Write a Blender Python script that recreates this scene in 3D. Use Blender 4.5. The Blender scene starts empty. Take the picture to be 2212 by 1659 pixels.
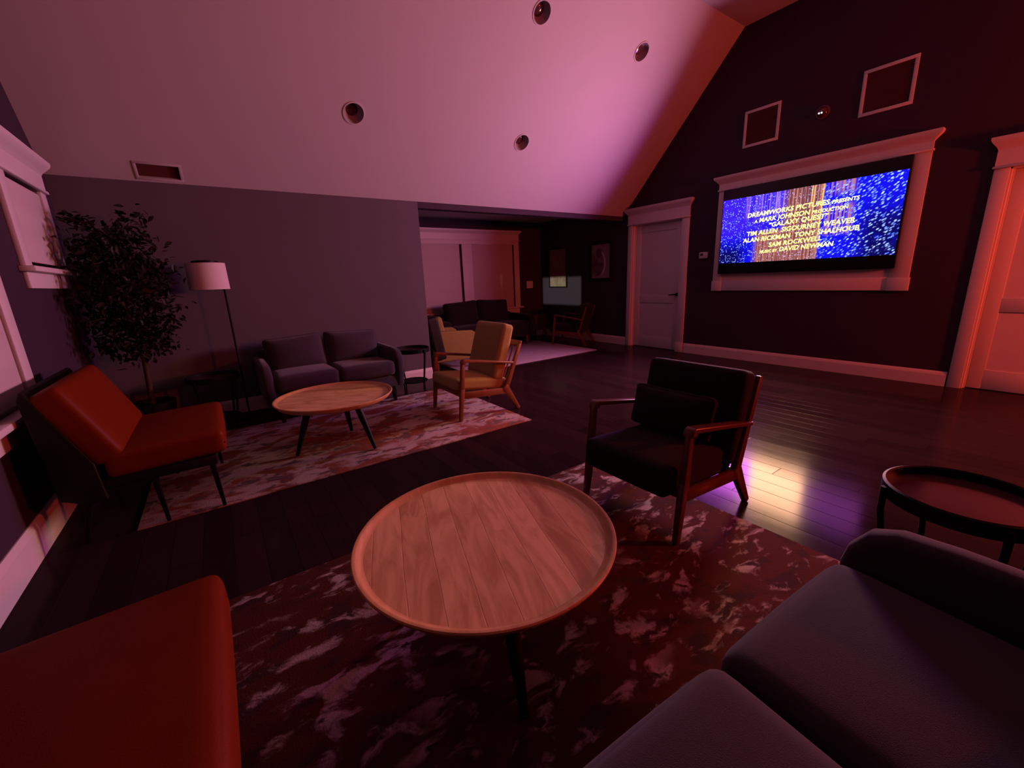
import bpy, bmesh, math, random
from mathutils import Matrix, Vector
random.seed(7)
PI = math.pi
C = bpy.context.scene.collection
S = bpy.context.scene

# ------------------------------------------------------------------ camera
def cam_axes(yaw, pitch, roll):
    fw = Vector((math.sin(yaw)*math.cos(pitch), math.cos(yaw)*math.cos(pitch), -math.sin(pitch)))
    r = Vector((math.cos(yaw), -math.sin(yaw), 0)); d = fw.cross(r)
    r2 = math.cos(roll)*r + math.sin(roll)*d; d2 = -math.sin(roll)*r + math.cos(roll)*d
    return r2, d2, fw
r2, d2, fw = cam_axes(math.radians(34.748), math.radians(14.212), math.radians(2.342))
cd = bpy.data.cameras.new('camera'); cam = bpy.data.objects.new('camera', cd); C.objects.link(cam)
m = Matrix((r2, -d2, -fw)).transposed().to_4x4(); m.translation = (0, 0, 1.25); cam.matrix_world = m
cd.sensor_width = 36; cd.lens = 897.55/2212*36; cd.clip_start = 0.02
S.camera = cam
# ------------------------------------------------------------------ light, exposure
S.view_settings.view_transform = 'Standard'; S.view_settings.look = 'None'
S.view_settings.exposure = -0.05; S.view_settings.gamma = 1.0; S.view_settings.use_curve_mapping = False
w = bpy.data.worlds.new('night'); S.world = w; w.use_nodes = True
w.node_tree.nodes['Background'].inputs[0].default_value = (0.004, 0.001, 0.002, 1)
w.node_tree.nodes['Background'].inputs[1].default_value = 0.3

def area(name, loc, aim, sx, sy, col, power, spread=180):
    l = bpy.data.lights.new(name, 'AREA'); l.shape = 'RECTANGLE'; l.size = sx; l.size_y = sy
    l.color = col; l.energy = power; l.spread = math.radians(spread)
    o = bpy.data.objects.new(name, l); C.objects.link(o); o.location = loc
    o.rotation_euler = Vector(aim).to_track_quat('-Z', 'Y').to_euler(); return o
def point(name, loc, r, col, power):
    l = bpy.data.lights.new(name, 'POINT'); l.shadow_soft_size = r; l.color = col; l.energy = power
    o = bpy.data.objects.new(name, l); C.objects.link(o); o.location = loc; return o
def spot(name, loc, to, ang, blend, r, col, power, square=False):
    l = bpy.data.lights.new(name, 'SPOT'); l.spot_size = math.radians(ang); l.spot_blend = blend
    l.shadow_soft_size = r; l.color = col; l.energy = power; l.use_square = square
    o = bpy.data.objects.new(name, l); C.objects.link(o); o.location = loc
    o.rotation_euler = (Vector(to)-Vector(loc)).to_track_quat('-Z', 'Y').to_euler(); return o
# the television is what lights the room: blue at its two ends, warm where the titles stand
area('television_glow', (5.905, 2.98, 1.75), (-1, 0, 0), 0.82, 0.62, (0.78, 0.13, 1.0), 78, 154)
area('television_glow', (5.905, 2.32, 1.75), (-1, 0, 0), 0.82, 0.70, (1.0, 0.52, 0.30), 135, 154)
area('television_glow', (5.905, 1.70, 1.75), (-1, 0, 0), 0.82, 0.55, (0.80, 0.14, 0.9), 10, 154)
# red lamp in the part of the room to the right, out of the picture
point('red_lamp', (5.3, -1.9, 1.7), 0.12, (1.0, 0.06, 0.025), 430)
# added spot outside, shining through the added opening to throw the pale patch
spot('added_patch_spot', (-6.0, 6.30, 2.60), (5.99, 6.72, 0.96), 14, 0.1, 0.05, (0.85, 1.0, 0.78), 4600)

# ------------------------------------------------------------------ materials
def N(t, ty, **k):
    n = t.nodes.new(ty)
    for a, b in k.items(): setattr(n, a, b)
    return n
def newmat(name):
    mt = bpy.data.materials.new(name); mt.use_nodes = True; t = mt.node_tree
    return mt, t, t.nodes['Principled BSDF']
def setp(b, col=None, rough=None, spec=None, metal=None, sheen=None):
    if col is not None: b.inputs['Base Color'].default_value = (*col, 1)
    if rough is not None: b.inputs['Roughness'].default_value = rough
    if spec is not None: b.inputs['Specular IOR Level'].default_value = spec
    if metal is not None: b.inputs['Metallic'].default_value = metal
    if sheen is not None: b.inputs['Sheen Weight'].default_value = sheen
def dim(c): return tuple(x*0.70 for x in c)
def mat(name, col, rough=0.6, spec=0.3, metal=0.0, var=0.12, scale=30, bump=0.0, sheen=0.0, bscale=None):
    col = dim(col)
    mt, t, b = newmat(name); setp(b, col, rough, spec, metal, sheen)
    co = N(t, 'ShaderNodeTexCoord'); ns = N(t, 'ShaderNodeTexNoise'); ns.inputs['Scale'].default_value = scale
    ns.inputs['Detail'].default_value = 4; t.links.new(co.outputs['Object'], ns.inputs['Vector'])
    mx = N(t, 'ShaderNodeMix', data_type='RGBA')
    mx.inputs[6].default_value = (*[c*(1-var) for c in col], 1); mx.inputs[7].default_value = (*[min(1, c*(1+var)) for c in col], 1)
    t.links.new(ns.outputs['Fac'], mx.inputs[0]); t.links.new(mx.outputs[2], b.inputs['Base Color'])
    if bump:
        n2 = N(t, 'ShaderNodeTexNoise'); n2.inputs['Scale'].default_value = bscale or scale*6
        t.links.new(co.outputs['Object'], n2.inputs['Vector'])
        bp = N(t, 'ShaderNodeBump'); bp.inputs['Strength'].default_value = bump; bp.inputs['Distance'].default_value = 0.004
        t.links.new(n2.outputs['Fac'], bp.inputs['Height']); t.links.new(bp.outputs['Normal'], b.inputs['Normal'])
    return mt
def emit(name, col, strength):
    mt, t, b = newmat(name); setp(b, (0, 0, 0), 0.4)
    b.inputs['Emission Color'].default_value = (*col, 1); b.inputs['Emission Strength'].default_value = strength; return mt
def math_(t, op, a, b=None, clamp=False):
    n = N(t, 'ShaderNodeMath', operation=op, use_clamp=clamp)
    for i, v in enumerate((a, b)):
        if v is None: continue
        if isinstance(v, (int, float)): n.inputs[i].default_value = v
        else: t.links.new(v, n.inputs[i])
    return n.outputs[0]
def mixc(t, f, a, b):
    n = N(t, 'ShaderNodeMix', data_type='RGBA')
    for i, v in ((0, f), (6, a), (7, b)):
        if isinstance(v, (int, float)): n.inputs[i].default_value = v
        elif isinstance(v, tuple): n.inputs[i].default_value = (*v, 1)
        else: t.links.new(v, n.inputs[i])
    return n.outputs[2]
def smooth(t, v, a, b, lo=0.0, hi=1.0):
    n = N(t, 'ShaderNodeMapRange', interpolation_type='SMOOTHSTEP')
    t.links.new(v, n.inputs[0])
    for i, x in enumerate((a, b, lo, hi)): n.inputs[i+1].default_value = x
    return n.outputs[0]
def noise(t, vec, scale, detail=4, dist=0.0, rough=0.55):
    n = N(t, 'ShaderNodeTexNoise'); n.inputs['Scale'].default_value = scale; n.inputs['Detail'].default_value = detail
    n.inputs['Distortion'].default_value = dist; n.inputs['Roughness'].default_value = rough
    t.links.new(vec, n.inputs['Vector']); return n.outputs['Fac']
def mapping(t, vec, sc=(1, 1, 1), loc=(0, 0, 0), rot=(0, 0, 0)):
    n = N(t, 'ShaderNodeMapping'); n.inputs['Scale'].default_value = sc; n.inputs['Location'].default_value = loc
    n.inputs['Rotation'].default_value = rot; t.links.new(vec, n.inputs['Vector']); return n.outputs[0]

def wood_planks(name, pw, light, dark, rough=0.4, spec=0.3, seam=0.5):
    """boards of width pw running along local y, each its own tone, with grain"""
    light, dark = dim(light), dim(dark)
    mt, t, b = newmat(name); setp(b, light, rough, spec)
    co = N(t, 'ShaderNodeTexCoord').outputs['Object']
    sp = N(t, 'ShaderNodeSeparateXYZ'); t.links.new(co, sp.inputs[0])
    wob = noise(t, mapping(t, co, (1, 1, 1)), 3.0, 2)
    xs = math_(t, 'DIVIDE', math_(t, 'ADD', sp.outputs[0], math_(t, 'MULTIPLY', math_(t, 'SUBTRACT', wob, 0.5), 0.012)), pw)
    fl = math_(t, 'FLOOR', xs); fr = math_(t, 'SUBTRACT', xs, fl)
    ysh = math_(t, 'FLOOR', math_(t, 'ADD', math_(t, 'DIVIDE', sp.outputs[1], 1.7), math_(t, 'MULTIPLY', fl, 0.37)))
    wn = N(t, 'ShaderNodeTexWhiteNoise', noise_dimensions='2D'); cb = N(t, 'ShaderNodeCombineXYZ')
    t.links.new(fl, cb.inputs[0]); t.links.new(ysh, cb.inputs[1]); t.links.new(cb.outputs[0], wn.inputs['Vector'])
    vec = N(t, 'ShaderNodeVectorMath', operation='ADD'); t.links.new(co, vec.inputs[0]); t.links.new(wn.outputs['Color'], vec.inputs[1])
    g = noise(t, mapping(t, vec.outputs[0], (7, 1.4, 3)), 2.2, 6, 1.4)
    f = math_(t, 'ADD', math_(t, 'MULTIPLY', wn.outputs['Value'], 0.50), smooth(t, g, 0.32, 0.66, 0.0, 0.6), True)
    col = mixc(t, f, dark, light)
    edge = smooth(t, math_(t, 'ABSOLUTE', math_(t, 'SUBTRACT', fr, 0.5)), 0.475, 0.5)
    col = mixc(t, math_(t, 'MULTIPLY', edge, seam), col, tuple(c*0.35 for c in dark))
    t.links.new(col, b.inputs['Base Color'])
    bp = N(t, 'ShaderNodeBump'); bp.inputs['Strength'].default_value = 0.25; bp.inputs['Distance'].default_value = 0.002
    t.links.new(math_(t, 'SUBTRACT', g, math_(t, 'MULTIPLY', edge, 1.0)), bp.inputs['Height']); t.links.new(bp.outputs[0], b.inputs['Normal'])
    return mt
def rug_mat(name, seed, rust, cream, slate, cut=0.5, sc=3.2):
    rust, cream, slate = dim(rust), dim(cream), dim(slate)
    mt, t, b = newmat(name); setp(b, cream, 0.95, 0.05)
    co = mapping(t, N(t, 'ShaderNodeTexCoord').outputs['Object'], (1, 1, 1), (seed, seed*2, 0))
    n1 = noise(t, mapping(t, co, (1.0, 1.7, 1), rot=(0, 0, 0.25)), sc, 6, 0.55, 0.58)
    n2 = noise(t, mapping(t, co, (1.4, 2.6, 1), (3, 1, 0)), 5.0, 5, 0.5, 0.6)
    n3 = noise(t, co, 1.3, 3, 0.6)
    c = mixc(t, smooth(t, n1, cut, cut+0.11), rust, cream)
    c = mixc(t, smooth(t, n2, 0.53, 0.62), c, slate)
    c = mixc(t, math_(t, 'MULTIPLY', smooth(t, n3, 0.50, 0.62), smooth(t, n2, 0.56, 0.46)), c, tuple(x*1.15 for x in rust))
    fine = noise(t, co, 160, 2)
    c = mixc(t, math_(t, 'MULTIPLY', fine, 0.35), c, (0.03, 0.02, 0.02))
    t.links.new(c, b.inputs['Base Color'])
    bp = N(t, 'ShaderNodeBump'); bp.inputs['Strength'].default_value = 0.4; bp.inputs['Distance'].default_value = 0.004
    t.links.new(fine, bp.inputs['Height']); t.links.new(bp.outputs[0], b.inputs['Normal'])
    return mt
def floor_mat():
    mt, t, b = newmat('espresso_floorboards'); setp(b, (0.03, 0.015, 0.014), 0.2, 0.02)
    co = N(t, 'ShaderNodeTexCoord').outputs['Object']
    sp = N(t, 'ShaderNodeSeparateXYZ'); t.links.new(co, sp.inputs[0])
    xs = math_(t, 'DIVIDE', sp.outputs[0], 0.127); fl = math_(t, 'FLOOR', xs); fr = math_(t, 'SUBTRACT', xs, fl)
    wr = N(t, 'ShaderNodeTexWhiteNoise', noise_dimensions='1D'); t.links.new(fl, wr.inputs['W'])
    ys = math_(t, 'ADD', math_(t, 'DIVIDE', sp.outputs[1], 1.3), math_(t, 'MULTIPLY', wr.outputs['Value'], 7.0))
    yf = math_(t, 'FLOOR', ys); yr = math_(t, 'SUBTRACT', ys, yf)
    cb = N(t, 'ShaderNodeCombineXYZ'); t.links.new(fl, cb.inputs[0]); t.links.new(yf, cb.inputs[1])
    wn = N(t, 'ShaderNodeTexWhiteNoise', noise_dimensions='2D'); t.links.new(cb.outputs[0], wn.inputs['Vector'])
    g = noise(t, mapping(t, co, (12, 0.9, 1)), 3.0, 6, 0.8)
    f = math_(t, 'ADD', math_(t, 'MULTIPLY', wn.outputs['Value'], 0.5), math_(t, 'MULTIPLY', g, 0.5))
    col = mixc(t, f, (0.011, 0.006, 0.007), (0.026, 0.013, 0.013))
    e = math_(t, 'MAXIMUM', smooth(t, math_(t, 'ABSOLUTE', math_(t, 'SUBTRACT', fr, 0.5)), 0.485, 0.5),
              smooth(t, math_(t, 'ABSOLUTE', math_(t, 'SUBTRACT', yr, 0.5)), 0.498, 0.5))
    t.links.new(mixc(t, e, col, (0.004, 0.003, 0.003)), b.inputs['Base Color'])
    t.links.new(math_(t, 'ADD', math_(t, 'MULTIPLY', wn.outputs['Value'], 0.06), math_(t, 'MULTIPLY', g, 0.14)), b.inputs['Roughness'])
    rr = math_(t, 'ADD', math_(t, 'ADD', math_(t, 'MULTIPLY', wn.outputs['Value'], 0.05), math_(t, 'MULTIPLY', g, 0.10)), 0.07)
    t.links.new(rr, b.inputs['Roughness'])
    bp = N(t, 'ShaderNodeBump'); bp.inputs['Strength'].default_value = 0.35; bp.inputs['Distance'].default_value = 0.0012
    t.links.new(math_(t, 'SUBTRACT', math_(t, 'MULTIPLY', g, 0.2), e), bp.inputs['Height']); t.links.new(bp.outputs[0], b.inputs['Normal'])
    return mt
def screen_mat():
    mt, t, b = newmat('film_titles_picture'); setp(b, (0, 0, 0), 0.3, 0.2)
    uv = N(t, 'ShaderNodeTexCoord').outputs['UV']
    sp = N(t, 'ShaderNodeSeparateXYZ'); t.links.new(uv, sp.inputs[0]); u, v = sp.outputs[0], sp.outputs[1]
    big = noise(t, mapping(t, uv, (2.4, 1, 1)), 2.6, 4, 0.5)
    dark = math_(t, 'MAXIMUM', math_(t, 'MULTIPLY', math_(t, 'MULTIPLY', smooth(t, u, 0.74, 0.90), smooth(t, v, 0.85, 0.35)), smooth(t, big, 0.36, 0.52)),
                 math_(t, 'MULTIPLY', smooth(t, u, 0.24, 0.10), smooth(t, v, 0.42, 0.12)))
    violet = math_(t, 'MULTIPLY', smooth(t, u, 0.45, 0.2), smooth(t, v, 0.25, 0.6))
    base = mixc(t, violet, (0.006, 0.006, 1.0), (0.055, 0.014, 0.95))
    base = mixc(t, math_(t, 'MULTIPLY', dark, 0.9), base, (0.002, 0.002, 0.03))
    # falling columns of light
    cx = N(t, 'ShaderNodeCombineXYZ'); t.links.new(math_(t, 'MULTIPLY', u, 100), cx.inputs[0]); t.links.new(math_(t, 'MULTIPLY', v, 0.5), cx.inputs[1])
    bar = noise(t, cx.outputs[0], 1.0, 3)
    inb = math_(t, 'MULTIPLY', math_(t, 'MULTIPLY', smooth(t, u, 0.22, 0.27), smooth(t, u, 0.63, 0.615)),
                math_(t, 'MAXIMUM', smooth(t, u, 0.38, 0.44), smooth(t, v, 0.5, 0.42)))
    inr = math_(t, 'MULTIPLY', math_(t, 'MULTIPLY', smooth(t, u, 0.60, 0.62), smooth(t, u, 0.80, 0.76)), math_(t, 'MAXIMUM', smooth(t, v, 0.78, 0.9), 
                math_(t, 'MULTIPLY', smooth(t, v, 0.28, 0.36), smooth(t, v, 0.75, 0.65))))
    inp = math_(t, 'MULTIPLY', math_(t, 'MULTIPLY', smooth(t, u, 0.15, 0.17), smooth(t, u, 0.44, 0.40)), smooth(t, v, 0.62, 0.72))
    orange = mixc(t, smooth(t, bar, 0.42, 0.62), (0.20, 0.06, 0.03), (0.75, 0.25, 0.05))
    orange = mixc(t, smooth(t, bar, 0.635, 0.70), orange, (2.2, 1.3, 0.25))
    base = mixc(t, math_(t, 'MULTIPLY', inp, smooth(t, bar, 0.46, 0.66)), base, (0.50, 0.22, 0.95))
    base = mixc(t, math_(t, 'MULTIPLY', inr, smooth(t, bar, 0.42, 0.60)), base, (0.60, 0.22, 0.28))
    base = mixc(t, math_(t, 'MULTIPLY', inb, 0.92), base, orange)
    # stars: small round ones to the left, larger slanted ones to the right
    def stars(vec, sc, lo, hi, keep):
        vo = N(t, 'ShaderNodeTexVoronoi'); vo.inputs['Scale'].default_value = sc; t.links.new(vec, vo.inputs['Vector'])
        sep = N(t, 'ShaderNodeSeparateColor'); t.links.new(vo.outputs['Color'], sep.inputs[0])
        d = smooth(t, vo.outputs['Distance'], hi, lo)
        return math_(t, 'MULTIPLY', d, smooth(t, sep.outputs[0], keep, keep+0.2)), sep.outputs[1]
    wide = mapping(t, uv, (2.32, 1, 1))
    s1, k1 = stars(wide, 42, 0.10, 0.42, 0.16)
    tilt = mapping(t, mapping(t, wide, (1, 1, 1), rot=(0, 0, -0.6)), (0.5, 1.0, 1))
    s2, k2 = stars(tilt, 44, 0.14, 0.50, 0.02)
    side = smooth(t, u, 0.55, 0.68)
    st = math_(t, 'ADD', math_(t, 'MULTIPLY', s1, math_(t, 'SUBTRACT', 1.0, side)), math_(t, 'MULTIPLY', s2, side))
    sc = mixc(t, k2, (0.10, 0.26, 1.6), (0.9, 1.2, 2.2))
    sc = mixc(t, inb, sc, (0.85, 0.75, 1.2))
    dens = smooth(t, noise(t, wide, 3.0, 3), 0.25, 0.50, 0.45, 1.0)
    base = mixc(t, math_(t, 'MULTIPLY', st, dens), base, sc)
    t.links.new(base, b.inputs['Emission Color']); b.inputs['Emission Strength'].default_value = 1.0
    return mt
def shade_mat(name, col, rows):
    """pale window shade with soft horizontal folds"""
    col = dim(col)
    mt, t, b = newmat(name); setp(b, col, 0.8, 0.1)
    co = N(t, 'ShaderNodeTexCoord').outputs['Object']
    wv = N(t, 'ShaderNodeTexWave', bands_direction='Z'); wv.inputs['Scale'].default_value = rows; wv.inputs['Distortion'].default_value = 0.6
    t.links.new(co, wv.inputs['Vector'])
    t.links.new(mixc(t, math_(t, 'MULTIPLY', wv.outputs['Fac'], 0.25), col, tuple(c*0.8 for c in col)), b.inputs['Base Color'])
    bp = N(t, 'ShaderNodeBump'); bp.inputs['Strength'].default_value = 0.25; bp.inputs['Distance'].default_value = 0.008
    t.links.new(wv.outputs['Fac'], bp.inputs['Height']); t.links.new(bp.outputs[0], b.inputs['Normal'])
    return mt
def art_mat(name, bg, fg, kind):
    bg, fg = dim(bg), dim(fg)
    mt, t, b = newmat(name); setp(b, bg, 0.5, 0.3)
    co = N(t, 'ShaderNodeTexCoord').outputs['Object']
    n1 = noise(t, mapping(t, co, (3, 3, 2)), 2.0, 5, 1.0)
    if kind == 'arc':
        s = N(t, 'ShaderNodeSeparateXYZ'); t.links.new(co, s.inputs[0])
        q = N(t, 'ShaderNodeVectorMath', operation='LENGTH'); t.links.new(mapping(t, co, (1, 0, 0.8), (0.10, 0, 0.03)), q.inputs[0])
        line = math_(t, 'MULTIPLY', smooth(t, math_(t, 'ABSOLUTE', math_(t, 'SUBTRACT', q.outputs['Value'], 0.20)), 0.018, 0.006), smooth(t, s.outputs[0], 0.0, 0.06))
        q2 = N(t, 'ShaderNodeVectorMath', operation='LENGTH'); t.links.new(mapping(t, co, (1, 0, 0.9), (0.05, 0, -0.13)), q2.inputs[0])
        body = math_(t, 'MAXIMUM', smooth(t, q2.outputs['Value'], 0.095, 0.06), math_(t, 'MULTIPLY', smooth(t, q.outputs['Value'], 0.2, 0.16), smooth(t, n1, 0.35, 0.6)))
        c = mixc(t, body, bg, fg); c = mixc(t, line, c, (0.7, 0.66, 0.7))
    else:
        c = mixc(t, smooth(t, n1, 0.4, 0.65), bg, fg)
    t.links.new(c, b.inputs['Base Color']); return mt

M = dict(
    ceiling=mat('ceiling_paint', (0.54, 0.52, 0.52), 0.85, 0.1, var=0.03, scale=3),
    wall=mat('charcoal_wall_paint', (0.120, 0.103, 0.120), 0.75, 0.15, var=0.05, scale=4),
    darkwall=mat('dark_aubergine_wall_paint', (0.052, 0.030, 0.050), 0.75, 0.15, var=0.05, scale=4),
    trim=mat('white_trim_paint', (0.74, 0.71, 0.71), 0.5, 0.3, var=0.02, scale=6),
    floor=floor_mat(),
    black=mat('black_metal', (0.008, 0.007, 0.008), 0.55, 0.08, var=0.2),
    blackwood=mat('black_stained_wood', (0.009, 0.006, 0.006), 0.5, 0.15, var=0.3, scale=12),
    tabletop=wood_planks('mango_wood_tabletop', 0.092, (1.0, 0.70, 0.33), (0.52, 0.27, 0.085), seam=0.22),
    tablerim=wood_planks('mango_wood_rim', 0.4, (0.74, 0.46, 0.20), (0.50, 0.26, 0.095), seam=0),
    walnut=mat('walnut_frame_wood', (0.26, 0.10, 0.045), 0.35, 0.35, var=0.35, scale=18),
    darkwalnut=mat('dark_walnut_wood', (0.14, 0.04, 0.022), 0.3, 0.4, var=0.3, scale=18),
    mustard=mat('mustard_tweed', (0.46, 0.34, 0.12), 0.95, 0.1, var=0.2, scale=60, bump=0.3, bscale=500, sheen=0.1),
    olive=mat('olive_tweed', (0.27, 0.20, 0.06), 0.95, 0.1, var=0.2, scale=60, bump=0.3, bscale=500),
    grey=mat('slate_grey_upholstery', (0.050, 0.039, 0.052), 0.95, 0.1, var=0.12, scale=40, bump=0.3, bscale=600, sheen=0.15),
    blackcloth=mat('black_upholstery', (0.018, 0.013, 0.012), 0.9, 0.1, var=0.2, scale=40, bump=0.3, bscale=600, sheen=0.05),
    orange=mat('orange_leather', (0.155, 0.017, 0.0008), 0.5, 0.08, var=0.15, scale=8, bump=0.15, bscale=200),
    shade=mat('white_lampshade_linen', (0.72, 0.66, 0.64), 0.9, 0.1, var=0.05, scale=80, bump=0.2, bscale=400),
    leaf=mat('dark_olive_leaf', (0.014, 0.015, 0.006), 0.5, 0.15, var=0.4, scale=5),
    stem=mat('bark', (0.06, 0.035, 0.02), 0.9, 0.1, var=0.3),
    plastic=mat('white_plastic', (0.7, 0.68, 0.68), 0.4, 0.4, var=0.02),
    grille=mat('dark_grille', (0.10, 0.022, 0.022), 0.6, 0.2, var=0.2),
    can=mat('downlight_reflector', (0.34, 0.26, 0.28), 0.5, 0.3, var=0.1),
    lens=mat('dark_glass_lens', (0.09, 0.03, 0.04), 0.12, 0.6, var=0.1),
    glass=mat('night_window_glass', (0.01, 0.01, 0.015), 0.05, 0.5, var=0.1),
    tvblack=mat('black_television_glass', (0.006, 0.005, 0.006), 0.25, 0.2, var=0.1),
    shade1=shade_mat('pleated_white_shade', (0.66, 0.60, 0.60), 1.6), shade2=shade_mat('roller_white_shade', (0.62, 0.55, 0.55), 0.2),
    rugfar=rug_mat('distressed_rust_and_cream_pile', 1.3, (0.28, 0.085, 0.050), (0.56, 0.47, 0.42), (0.17, 0.11, 0.11), 0.42),
    rugnear=rug_mat('distressed_rust_and_slate_pile', 5.1, (0.10, 0.022, 0.015), (0.56, 0.47, 0.43), (0.06, 0.022, 0.022), 0.515, 6.5),
    rugalcove=mat('pale_grey_pile', (0.50, 0.42, 0.45), 0.95, 0.05, var=0.2, scale=8, bump=0.3, bscale=300),
    screen=screen_mat(), text=emit('title_letters', (1.0, 0.85, 0.16), 3.0),
    art1=art_mat('brown_print', (0.34, 0.23, 0.17), (0.26, 0.15, 0.11), 'plain'),
    art2=art_mat('violet_print', (0.36, 0.27, 0.32), (0.13, 0.07, 0.10), 'arc'),
    statuslight=emit('white_indicator', (1.0, 0.85, 0.85), 3.0),
)

# ------------------------------------------------------------------ mesh helpers
def obj(name, bm, m, parent=None, smooth_=True, mx=None):
    if mx is not None: bmesh.ops.transform(bm, matrix=mx, verts=bm.verts)
    bmesh.ops.recalc_face_normals(bm, faces=bm.faces)
    me = bpy.data.meshes.new(name); bm.to_mesh(me); bm.free()
    me.materials.append(m)
    if smooth_:
        for p in me.polygons: p.use_smooth = True
        try: me.set_sharp_from_angle(angle=math.radians(40))
        except Exception: pass
    o = bpy.data.objects.new(name, me); C.objects.link(o)
    if parent is not None: o.parent = parent
    return o
def tag(o, label=None, cat=None, group=None, kind=None):
    for k, v in (('label', label), ('category', cat), ('group', group), ('kind', kind)):
        if v: o[k] = v
    return o
def thing(name, label, cat, loc=(0, 0, 0), rz=0.0, group=None, rot=None):
    o = bpy.data.objects.new(name, None); C.objects.link(o); o.empty_display_size = 0.1
    o.location = loc; o.rotation_euler = rot or (0, 0, rz); return tag(o, label, cat, group)
def dup(root, loc, rz, label):
    r = root.copy(); C.objects.link(r); r.location = loc; r.rotation_euler = (0, 0, rz); r['label'] = label
    for ch in list(root.children):
        c = ch.copy(); C.objects.link(c); c.parent = r
        for g in list(ch.children):
            d = g.copy(); C.objects.link(d); d.parent = c
    return r
def B(bm, x0, x1, y0, y1, z0, z1, bev=0.0, seg=2, mx=None):
    g = bmesh.ops.create_cube(bm, size=1.0); vs = g['verts']
    for v in vs:
        v.co = Vector(((x0+x1)/2+v.co.x*(x1-x0), (y0+y1)/2+v.co.y*(y1-y0), (z0+z1)/2+v.co.z*(z1-z0)))
    if bev:
        es = list({e for v in vs for e in v.link_edges})
        r = bmesh.ops.bevel(bm, geom=es, offset=bev, segments=seg, profile=0.5, affect='EDGES', clamp_overlap=True)
        vs = list({v for f in r['faces'] for v in f.verts} | {v for v in vs if v.is_valid})
    if mx is not None: bmesh.ops.transform(bm, matrix=mx, verts=vs)
    return vs
def box(x0, x1, y0, y1, z0, z1, bev=0.0, seg=2):
    bm = bmesh.new(); B(bm, x0, x1, y0, y1, z0, z1, bev, seg); return bm
def bar(bm, p0, p1, w, h, w1=None, h1=None, bev=0.006, side=None):
    """a bar of section w (across) by h, tapering to w1 by h1"""
    p0, p1 = Vector(p0), Vector(p1); d = p1-p0; L = d.length; d.normalize()
    s = Vector(side) if side else Vector((1, 0, 0))
    s = (s-d*s.dot(d)).normalized(); n = d.cross(s)
    w1 = w if w1 is None else w1; h1 = h if h1 is None else h1
    vs = []
    for p, a, b in ((p0, w, h), (p1, w1, h1)):
        for i, j in ((-1, -1), (1, -1), (1, 1), (-1, 1)):
            vs.append(bm.verts.new(p+s*(i*a/2)+n*(j*b/2)))
    fs = [bm.faces.new((vs[0], vs[1], vs[2], vs[3])), bm.faces.new((vs[4], vs[7], vs[6], vs[5]))]
    for i in range(4): fs.append(bm.faces.new((vs[i], vs[(i+1) % 4], vs[4+(i+1) % 4], vs[4+i])))
    if bev:
        es = list({e for f in fs for e in f.edges})
        bmesh.ops.bevel(bm, geom=es, offset=bev, segments=2, profile=0.5, affect='EDGES', clamp_overlap=True)
def tube(bm, pts, rs, n=14, caps=True):
    if isinstance(rs, (int, float)): rs = [rs]*len(pts)
    pts = [Vector(p) for p in pts]; rings = []
    for i, p in enumerate(pts):
        d = (pts[min(i+1, len(pts)-1)]-pts[max(i-1, 0)]).normalized()
        a = Vector((0, 0, 1)) if abs(d.z) < 0.9 else Vector((1, 0, 0))
        x = d.cross(a).normalized(); y = d.cross(x)
        rings.append([bm.verts.new(p+(x*math.cos(k*2*PI/n)+y*math.sin(k*2*PI/n))*rs[i]) for k in range(n)])
    for a, b in zip(rings, rings[1:]):
        for k in range(n): bm.faces.new((a[k], a[(k+1) % n], b[(k+1) % n], b[k]))
    if caps: bm.faces.new(rings[0]); bm.faces.new(rings[-1][::-1])
def lathe(bm, prof, n=64, close=False):
    """prof: list of (r, z); r = 0 ends in a point"""
    rings = []
    for r, z in prof:
        rings.append([bm.verts.new((0, 0, z))] if r == 0 else
                     [bm.verts.new((r*math.cos(k*2*PI/n), r*math.sin(k*2*PI/n), z)) for k in range(n)])
    pr = list(zip(rings, rings[1:])) + ([(rings[-1], rings[0])] if close else [])
    for a, b in pr:
        for k in range(n):
            if len(a) == 1: bm.faces.new((a[0], b[(k+1) % n], b[k]))
            elif len(b) == 1: bm.faces.new((a[k], a[(k+1) % n], b[0]))
            else: bm.faces.new((a[k], a[(k+1) % n], b[(k+1) % n], b[k]))
def prism(bm, pts, x0, x1, bev=0.0, lean=0.0):
    """outline pts in (y, z) drawn out from x0 to x1; lean shifts x with height"""
    a = [bm.verts.new((x0+lean*z, y, z)) for y, z in pts]; b = [bm.verts.new((x1+lean*z, y, z)) for y, z in pts]
    n = len(pts); fs = [bm.faces.new(a), bm.faces.new(b[::-1])]
    for i in range(n): fs.append(bm.faces.new((a[i], b[i], b[(i+1) % n], a[(i+1) % n])))
    bmesh.ops.recalc_face_normals(bm, faces=fs)
    if bev:
        es = list({e for f in fs[:2] for e in f.edges})
        bmesh.ops.bevel(bm, geom=es, offset=bev, segments=3, profile=0.5, affect='EDGES', clamp_overlap=True)
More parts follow.
